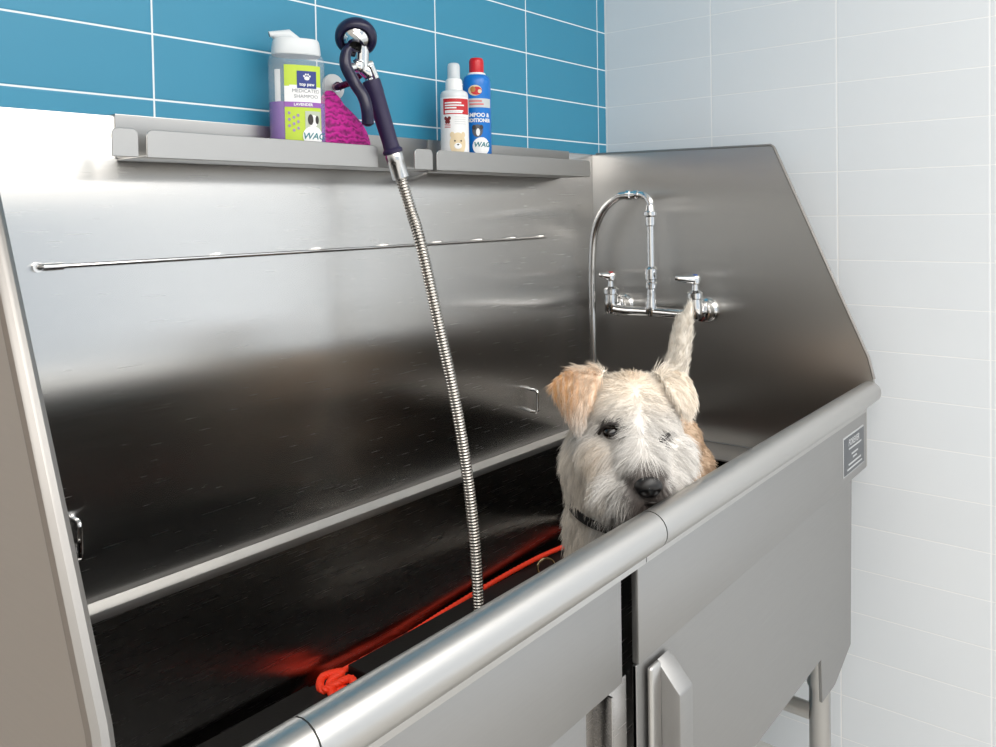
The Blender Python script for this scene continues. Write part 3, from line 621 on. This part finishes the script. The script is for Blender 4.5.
#@@DOG
# ------------------------------------------------------------------ the dog
def body_mesh():
    b = MB()
    def chain(pts, sub=3, n=7):
        """pts: (point, radius): overlapping balls make a tapered limb"""
        for (p, r), (q, s_) in zip(pts, pts[1:]):
            k = max(2, int((q-p).length/(0.35*min(r, s_)))+1)
            for i in range(k+1): b.ball(p.lerp(q, i/k), r+(s_-r)*i/k, sub)
    # trunk, chest and neck
    chain([(W(610, 505, 1.25), 0.062), (W(624, 474, 1.36), 0.074), (W(657, 450, 1.50), 0.083), (W(664, 446, 1.545), 0.070)])
    chain([(W(610, 548, 1.235), 0.050), (W(609, 505, 1.235), 0.058), (W(604, 462, 1.222), 0.062), (W(618, 430, 1.205), 0.058)])
    # skull, cheeks, muzzle, jaw
    b.ball(W(631, 405, 1.190), (0.070, 0.064, 0.044), 3)
    b.ball(W(632, 425, 1.178), (0.066, 0.062, 0.052), 3)
    b.ball(W(607, 455, 1.160), 0.041, 3); b.ball(W(664, 456, 1.165), 0.039, 3)
    b.ball(W(614, 482, 1.140), 0.033, 3); b.ball(W(663, 478, 1.142), 0.028, 3)
    chain([(W(636, 438, 1.152), 0.041), (W(642, 464, 1.120), 0.031), (W(646, 480, 1.096), 0.0215)])
    b.ball(W(632, 494, 1.108), 0.025, 3); b.ball(W(658, 489, 1.110), 0.021, 3)
    chain([(W(623, 494, 1.140), 0.027), (W(639, 506, 1.112), 0.017)])
    b.ball(W(611, 419, 1.137), 0.012, 2); b.ball(W(660, 425, 1.142), 0.012, 2)     # brows
    # ears: thick folded flaps
    def ear(rows):
        """rows: (left point, right point, thickness) from the fold down to the tip"""
        rings = []
        for l, r, th in rows:
            w_ = (r-l); nrm = V(-AF)
            rings.append([(l+r)/2+w_*0.5*math.cos(a)+nrm*th*math.sin(a) for a in [2*math.pi*i/16 for i in range(16)]])
        fine = []
        for a, c in zip(rings, rings[1:]):
            for k in range(4): fine.append([p.lerp(q, k/4) for p, q in zip(a, c)])
        fine.append(rings[-1]); b.quadstrip(fine)
    ear([(W(574, 368, 1.20), W(608, 369, 1.185), 0.010), (W(559, 374, 1.195), W(605, 376, 1.166), 0.013), (W(549, 384, 1.190), W(600, 386, 1.146), 0.013), (W(551, 395, 1.180), W(595, 398, 1.138), 0.012), (W(560, 409, 1.165), W(589, 411, 1.134), 0.010), (W(568, 421, 1.155), W(584, 422, 1.134), 0.008), (W(575, 430, 1.148), W(580, 431, 1.140), 0.006)])
    ear([(W(650, 370, 1.185), W(680, 371, 1.205), 0.010), (W(658, 377, 1.165), W(690, 379, 1.205), 0.012), (W(664, 386, 1.148), W(696, 389, 1.198), 0.012), (W(670, 396, 1.143), W(697, 399, 1.188), 0.011), (W(677, 406, 1.145), W(695, 408, 1.178), 0.009), (W(683, 414, 1.150), W(692, 415, 1.165), 0.006)])
    # tail
    chain([(W(668, 420, 1.53), 0.026), (W(675, 378, 1.53), 0.0205), (W(680, 345, 1.53), 0.0190), (W(684, 325, 1.525), 0.0145), (W(690, 308, 1.52), 0.006)])
    # legs down to the mat
    side_ = V((AR[0], AR[1], 0)).normalized(); fwd = V((-AF[0], -AF[1], 0)).normalized(); MZ = -1.071
    def down(p, z): return V((p.x, p.y, z))
    ch = W(612, 520, 1.25); ru = W(656, 470, 1.50)
    for sg in (-1, 1):
        s0 = ch+side_*0.034*sg
        chain([(s0, 0.038), (down(s0-fwd*0.015, -0.86), 0.030), (down(s0+fwd*0.004, -0.95), 0.023), (down(s0+fwd*0.004, MZ+0.035), 0.021), (down(s0+fwd*0.018, MZ+0.021), 0.021), (down(s0+fwd*0.034, MZ+0.017), 0.016)])
        h0 = ru+side_*0.045*sg
        chain([(h0, 0.060), (down(h0+fwd*0.045, -0.86), 0.042), (down(h0-fwd*0.035, -0.955), 0.023), (down(h0-fwd*0.028, MZ+0.03), 0.020), (down(h0-fwd*0.005, MZ+0.019), 0.020), (down(h0+fwd*0.014, MZ+0.016), 0.016)])
    me = bpy.data.meshes.new('raw'); bmesh.ops.recalc_face_normals(b.bm, faces=b.bm.faces[:]); b.bm.to_mesh(me); b.bm.free()
    o = bpy.data.objects.new('raw', me); COL.objects.link(o)
    rm = o.modifiers.new('r', 'REMESH'); rm.mode = 'VOXEL'; rm.voxel_size = 0.0042
    sm = o.modifiers.new('s', 'SMOOTH'); sm.factor = 0.5; sm.iterations = 6
    out = bpy.data.meshes.new_from_object(o.evaluated_get(bpy.context.evaluated_depsgraph_get()))
    bpy.data.objects.remove(o); bpy.data.meshes.remove(me); return out
dm = body_mesh()
dog_loc = V((-0.83, -0.52, -1.071))
nv = len(dm.vertices); co = np.empty(nv*3, np.float32); dm.vertices.foreach_get('co', co); co = co.reshape(-1, 3).astype(float)
def pix(p):
    d = p-CAM; z = d@AF; return PX+FPX*(d@AR)/z, PY-FPX*(d@AU)/z, z
def sm(a, b, x): t = np.clip((x-a)/(b-a), 0, 1); return t*t*(3-2*t)
W3 = lambda *a: np.array(W(*a))
HC = W3(631, 432, 1.18); NOSE = W3(648, 487, 1.085); BRIDGE = W3(641, 442, 1.10)
EYE_L = W3(613, 429.5, 1.122); EYE_R = W3(659.5, 437, 1.128)
dist = lambda p, c: np.linalg.norm(p-c, axis=1)
def regions(p):
    x, y, z = pix(p); R = {}
    R['tail'] = (z > 1.47)*(y < 398)*1.0
    body = sm(1.275, 1.33, z); R['body'] = body
    R['earL'] = sm(604, 598, x)*sm(366, 372, y)*sm(440, 432, y)*(x < 604)*sm(0.0, 0.006, (1.21-z))*((x-548) < 56-(np.maximum(y-378, 0))*0.42)*(z < 1.21)
    R['earR'] = sm(658, 666, x)*(y < 424)*(x > 660+np.maximum(y-372, 0)*0.42)*(z < 1.225)
    R['chest'] = np.maximum(sm(1.20, 1.215, z), sm(600, 588, x-0.25*np.maximum(y-440, 0)*(y < 505))*sm(436, 446, y))*(1-body)
    return x, y, z, R
def coat_colour(p):
    """the coat's own markings: cream head, tan ears and back, dark rims and beard; plus painted ear shade"""
    x, y, z, R = regions(p)
    lin = lambda r, g, b: np.array(srgb(r, g, b)[:3])
    white, cream, tan2, back = lin(243, 239, 234), lin(248, 236, 220), lin(222, 168, 112), lin(220, 192, 164)
    c = np.repeat(white[None], len(p), 0)
    def mixin(c, col, w): return c*(1-w[:, None])+col[None]*w[:, None]
    c = mixin(c, cream, 0.9*sm(430, 385, y)*(z < 1.25))
    c = mixin(c, cream, 0.6*R['chest'])
    c = mixin(c, lin(248, 224, 196), 0.7*sm(20, 0, abs(x-632))*sm(400, 372, y)*(z < 1.25))
    c = mixin(c, lin(216, 190, 158), 0.5*sm(0.035, 0.0, dist(p, W3(600, 455, 1.13))))
    c = mixin(c, back, R['body']*(1-R['tail']))
    c = mixin(c, lin(250, 243, 232), R['tail'])
    e = R['earL']; c = mixin(c, tan2, np.clip(e*1.2, 0, 1)*np.clip(0.95*sm(432, 385, y)+0.2, 0, 1)*(0.62+0.38*sm(588, 565, x))*(0.75+0.25*np.sin(x*1.1)))
    c = mixin(c, cream, R['earR']*0.6)
    dk = lin(40, 34, 32)
    c = mixin(c, dk, 0.95*sm(-0.013, -0.004, (p-EYE_L)@AU)*sm(0.0215, 0.0155, dist(p-((p-EYE_L)@AR)[:, None]*0.22*AR[None], EYE_L)))
    c = mixin(c, dk, 0.95*sm(0.0118, 0.0085, dist(p-((p-EYE_R)@AR)[:, None]*0.5*AR[None], EYE_R)))
    c = mixin(c, lin(70, 60, 56), 0.9*sm(0.043, 0.023, dist(p, NOSE)))
    c = mixin(c, lin(84, 66, 56), 0.85*sm(0.034, 0.012, dist(p, W3(636, 512, 1.105))))
    c = mixin(c, lin(120, 98, 84), 0.8*sm(0.012, 0.004, dist(p, W3(667, 397, 1.14))))  # shadow inside the right ear, painted into the coat
    return c
COAT = mat('coat_skin', (0.8, 0.7, 0.6), 0.75)
ca = COAT.node_tree.nodes.new('ShaderNodeAttribute'); ca.attribute_name = 'coat'
COAT.node_tree.links.new(ca.outputs['Color'], COAT.node_tree.nodes['Principled BSDF'].inputs['Base Color'])
at = dm.attributes.new('coat', 'FLOAT_COLOR', 'POINT'); cc = coat_colour(co)
at.data.foreach_set('color', np.c_[cc*0.9, np.ones(nv)].astype(np.float32).ravel())
dog = link_mesh('dog', dm, COAT, None, dog_loc, angle=180)
tag(dog, 'cream and tan shaggy terrier standing in the tub with its chin at the rim', 'dog')
# ---- fur as real strands grown from the coat
def grow(n, seed):
    rng = np.random.default_rng(seed)
    dm.calc_loop_triangles(); nt_ = len(dm.loop_triangles)
    ti = np.empty(nt_*3, np.int32); dm.loop_triangles.foreach_get('vertices', ti); ti = ti.reshape(-1, 3)
    nr = np.empty(nv*3, np.float32); dm.vertex_normals.foreach_get('vector', nr); nr = nr.reshape(-1, 3).astype(float)
    a, b, c = co[ti[:, 0]], co[ti[:, 1]], co[ti[:, 2]]
    area_ = np.linalg.norm(np.cross(b-a, c-a), axis=1)/2; cen = (a+b+c)/3
    x, y, z = pix(cen)
    wgt = area_*np.where(cen[:, 2] < -0.86, 0.12, 1.0)*np.where(z < 1.22, 1.7, 1.0)
    t = rng.choice(nt_, n, p=wgt/wgt.sum()); u = np.sqrt(rng.random(n)); v = rng.random(n)
    w0, w1, w2 = 1-u, u*(1-v), u*v
    p = a[t]*w0[:, None]+b[t]*w1[:, None]+c[t]*w2[:, None]
    nn = nr[ti[t, 0]]*w0[:, None]+nr[ti[t, 1]]*w1[:, None]+nr[ti[t, 2]]*w2[:, None]
    nn /= np.linalg.norm(nn, axis=1)[:, None]
    return p, nn, rng
NF = 125000
p, nn, rng = grow(NF, 3)
x, y, z, R = regions(p)
keep = (dist(p, NOSE) > 0.0165)*(dist(p+((p-EYE_L)@AU)[:, None]*0.15*AU[None], EYE_L) > 0.0135)*(dist(p-((p-EYE_R)@AR)[:, None]*0.5*AR[None], EYE_R) > 0.0072)
p, nn = p[keep], nn[keep]; x, y, z, R = regions(p); n = len(p)
tang = lambda d: d-nn*np.sum(d*nn, axis=1)[:, None]
unit = lambda d: d/np.maximum(np.linalg.norm(d, axis=1), 1e-6)[:, None]
dn = np.array([0, 0, -1.0]); bodyax = unit((W3(655, 462, 1.5)-W3(607, 505, 1.245))[None])[0]
# flow: out from the bridge of the nose over the face, down the chest, back along the body, down the ears, up the tail
BR0, BR1 = W3(634, 380, 1.150), W3(646, 474, 1.092)
sg = np.clip(((p-BR0)@(BR1-BR0))/((BR1-BR0)@(BR1-BR0)), 0, 1)
part = BR0[None]+sg[:, None]*(BR1-BR0)[None]
face = unit(p-part)*1.0+0.35*np.array(-AU)*sm(0.0, 0.25, sg)[:, None]*sm(1.0, 0.8, sg)[:, None]+dn*0.35*sm(430, 470, y)[:, None]+np.array(AU)*0.25*sm(430, 400, y)[:, None]
chest = dn*1.0+np.array(-AR)*0.35*sm(620, 575, x)[:, None]
bodyf = bodyax*1.0+dn*0.5
tailf = unit((W3(690, 306, 1.52)-W3(672, 400, 1.53))[None])[0][None]*np.ones((n, 1))
tipL, tipR = W3(577, 446, 1.13), W3(690, 430, 1.16)
earf = np.where((x < 630)[:, None], unit(tipL-p), unit(tipR-p))
flow = face*(1-R['chest'])[:, None]*(1-R['body'])[:, None]+chest*R['chest'][:, None]+bodyf*R['body'][:, None]
e = np.clip(R['earL']+R['earR'], 0, 1)[:, None]; flow = flow*(1-e)+earf*e
tl = R['tail'][:, None]; flow = flow*(1-tl)+tailf*tl
flow = unit(tang(flow))
# clumps
clump = np.sin(p@np.array([310., 190, 60]))*0.5+np.sin(p@np.array([-140., 260, 330])+1.7)*0.5
lift = 0.34+0.12*clump+0.10*rng.standard_normal(n)
ln = 0.023*np.ones(n)
ln = ln*(1-R['body'])+0.012*R['body']; ln = ln*(1-R['chest'])+0.016*R['chest']
ln = np.where(R['tail'] > 0.5, 0.015, ln); ln = np.where(e[:, 0] > 0.5, 0.0125, ln)
ln *= 1-0.62*sm(0.045, 0.02, dist(p, NOSE)); ln *= 1-0.72*sm(0.030, 0.014, dist(p, EYE_L)); ln *= 1-0.3*sm(0.024, 0.01, dist(p, EYE_R))
ln *= 1-0.35*sm(420, 395, y)*(z < 1.25)*(1-e[:, 0])
tuft = np.exp(-((x-604)/9)**2)+np.exp(-((x-658)/9)**2); ln *= 1+0.5*tuft*sm(392, 376, y)*(z < 1.25)*(1-e[:, 0])
ln *= 1+0.4*sm(0.05, 0.02, dist(p, W3(610, 492, 1.13)))
ln *= rng.uniform(0.55, 1.25, n)
lift = lift+(0.1+0.4*np.clip(tuft, 0, 1))*sm(392, 372, y)*(z < 1.25)*(1-e[:, 0])
d0 = unit(flow+nn*lift[:, None]+0.26*rng.standard_normal((n, 3)))
sag = dn[None]*(0.25+0.15*rng.random(n))[:, None]*(1-tl)*(1-0.8*(sm(390, 370, y)*(z < 1.25))[:, None])
bend = 0.18*rng.standard_normal((n, 3))
K = 4
pts = np.empty((n, K, 3)); 
for k in range(K):
    t = k/(K-1)
    pts[:, k] = p-nn*0.0008+(d0*t+(sag+bend+flow*0.25-nn*0.25*(1-lift)[:, None])*t*t)*ln[:, None]
# strands gather into locks
from mathutils import kdtree
gi = rng.choice(n, n//28, replace=False); kd = kdtree.KDTree(len(gi))
for i, g_ in enumerate(gi): kd.insert(p[g_], i)
kd.balance(); near = np.array([gi[kd.find(q)[1]] for q in p])
for k in range(1, K):
    t = k/(K-1); w_ = (0.58*t**1.4)
    pts[:, k] = pts[:, k]*(1-w_)+(pts[near, k]*0.8+0.2*pts[:, k])*w_
col = coat_colour(p)*rng.uniform(0.86, 1.06, n)[:, None]*(0.80+0.26*rng.random(n)[near])[:, None]
hc = bpy.data.hair_curves.new('fur'); hc.add_curves([K]*n)
pts -= np.array(dog_loc)
hc.attributes['position'].data.foreach_set('vector', pts.astype(np.float32).ravel())
ra = hc.attributes.new('radius', 'FLOAT', 'POINT') if 'radius' not in hc.attributes else hc.attributes['radius']
ra.data.foreach_set('value', np.tile(np.array([0.00034, 0.00030, 0.00020, 0.00003], np.float32), n))
ha = hc.attributes.new('coat', 'FLOAT_COLOR', 'CURVE'); ha.data.foreach_set('color', np.c_[col, np.ones(n)].astype(np.float32).ravel())
FUR = mat('fur', (0.8, 0.7, 0.6), 0.65); FUR.node_tree.nodes['Principled BSDF'].inputs['Specular IOR Level'].default_value = 0.25
ca = FUR.node_tree.nodes.new('ShaderNodeAttribute'); ca.attribute_name = 'coat'
FUR.node_tree.links.new(ca.outputs['Color'], FUR.node_tree.nodes['Principled BSDF'].inputs['Base Color'])
hc.materials.append(FUR); fo = bpy.data.objects.new('fur', hc); COL.objects.link(fo); fo.parent = dog; fo['kind'] = 'stuff'
# ---- nose, eyes, mouth
nb = V(-AF); nu = V(AU); nr_ = V(AR)
face_m = Matrix((( *nr_, 0), (*nb, 0), (*nu, 0), (0, 0, 0, 1))).transposed()
NOSE_M = noise_bump(mat('nose_leather', (0.008, 0.007, 0.007), 0.38), 900, 0.25, 0.0006)
def nose_mesh():
    t = bmesh.new(); bmesh.ops.create_icosphere(t, subdivisions=4, radius=1.0)
    for v in t.verts:
        q = v.co
        wd_ = 1.0-0.22*max(0, -q.z)-0.10*max(0, q.z)
        q.x *= 0.0192*wd_; q.z *= 0.0156; q.y *= 0.0135
        for sx in (-1, 1):
            d = math.hypot((q.x-sx*0.0082)/0.0050, (q.z+0.0030)/0.0038)
            if q.y > 0 and d < 1.4: q.y -= 0.0055*math.exp(-d*d*1.6)
        if q.y > 0: q.y -= 0.0018*math.exp(-(q.x/0.0014)**2)*(1 if q.z < 0.003 else 0)
    return t
m_ = MB().merge(nose_mesh(), Matrix.Translation(W(648.5, 486.5, 1.083)) @ face_m @ Matrix.Rotation(math.radians(-12), 4, 'Z') @ Matrix.Rotation(math.radians(-14), 4, 'X'))
m_.build('nose', NOSE_M, dog, angle=180)
EYE_M = mat('eye_dark', (0.006, 0.004, 0.003), 0.06)
MB().ball(W(612, 432, 1.1245), (0.0150, 0.0115, 0.0098), 3).build('eye', EYE_M, dog, angle=180)
MB().ball(W(660, 437.5, 1.1255), (0.0105, 0.0075, 0.0056), 3).build('eye', EYE_M, dog, angle=180)
LID = mat('eyelid_skin', (0.02, 0.015, 0.013), 0.5)
MB().tube(spline([W(599, 434, 1.127), W(604, 426.5, 1.1195), W(612, 423.5, 1.1165), W(620, 426, 1.1185), W(627, 432, 1.124)], 6), 0.0024, 8).build('eyelid', LID, dog)
MB().tube(spline([W(651, 438, 1.130), W(656, 442, 1.1165), W(662, 440.5, 1.1165), W(669, 434, 1.126)], 6), 0.0030, 8).build('eyelid', LID, dog)
MB().tube(spline([W(618, 508, 1.118), W(630, 509, 1.100), W(641, 506, 1.092), W(648, 503, 1.090), W(655, 503, 1.092), W(664, 500, 1.105)], 6), 0.0022, 8).build('mouth', LID, dog)
# ---- collar with its ring, leash
CW = mat('collar_black', (0.012, 0.011, 0.011), 0.5)
cx_ = W(609, 507, 1.23); cn = (W(628, 432, 1.205)-W(606, 520, 1.238)).normalized()
s1 = V(AR); s1 = (s1-cn*s1.dot(cn)).normalized(); s2 = cn.cross(s1)
rings = []
for i in range(48):
    a = 2*math.pi*i/48; d = s1*math.cos(a)+s2*math.sin(a); o_ = cx_+d*0.0595
    rings.append([o_+cn*0.006+d*0.002, o_-cn*0.006+d*0.002, o_-cn*0.006-d*0.001, o_+cn*0.006-d*0.001])
MB().quadstrip(rings, True, False, True).build('collar', CW, dog)
ORANGE = noise_bump(mat('orange_webbing', srgb(255, 62, 24), 0.55), 400, 0.3, 0.001)
lz = -1.0846
lead = thing('leash', 'orange braided leash lying along the back of the tub floor', 'leash', (-0.75, -0.07, -1.0915))
def braid(pts, r=0.0032, amp=0.0032, pitch=0.014):
    P = spline(pts, 30); out = [MB(), MB(), MB()]; Ls = [0]
    for a, b in zip(P, P[1:]): Ls.append(Ls[-1]+(b-a).length)
    for s_ in range(3):
        q = []
        for i, pnt in enumerate(P):
            T = (P[min(i+1, len(P)-1)]-P[max(i-1, 0)]).normalized(); sd = T.cross(V((0, 0, 1))).normalized()
            ph = 2*math.pi*(Ls[i]/pitch+s_/3)
            q.append(pnt+sd*amp*math.sin(ph)+V((0, 0, 1))*amp*0.8*math.cos(ph))
        out[0].tube(q, r, 8)
    return out[0]
b = braid([V((-0.24, -0.092, -1.065)), V((-0.34, -0.080, -1.065)), V((-0.42, -0.070, -1.066)), V((-0.52, -0.064, -1.069)), V((-0.62, -0.0615, -1.0735)), V((-0.72, -0.0608, -1.0785)), V((-0.82, -0.0608, lz)), V((-0.95, -0.061, lz)), V((-0.985, -0.063, lz)), V((-0.996, -0.074, lz))])
b.build('braided_cord', ORANGE, lead)
b = braid([V((-0.996, -0.074, lz)), V((-1.026, -0.098, lz+0.004)), V((-0.988, -0.133, lz)), V((-1.018, -0.160, lz)), V((-1.040, -0.128, lz+0.004)), V((-1.022, -0.088, lz+0.010)), V((-0.990, -0.082, lz+0.013)), V((-1.020, -0.066, lz+0.012)), V((-1.042, -0.096, lz+0.010)), V((-0.998, -0.112, lz+0.015)), V((-1.020, -0.150, lz+0.012))], 0.0040, 0.0034, 0.018)
b.build('coiled_end', ORANGE, lead)
rc = W(546, 567, 1.225); 
MB().tube([rc+V(AR)*0.0125*math.cos(a)+V(AU)*0.0125*math.sin(a)+V(AF)*0.004*math.cos(a) for a in [2*math.pi*i/32 for i in range(32)]], 0.0015, 8, loop=True).build('ring', mat('brass', (0.80, 0.62, 0.36), 0.2, 1.0), lead)
#@@END
# lift everything so the floor is z = 0
for o in list(S.objects):
    if o.parent is None: o.location.z += ZO
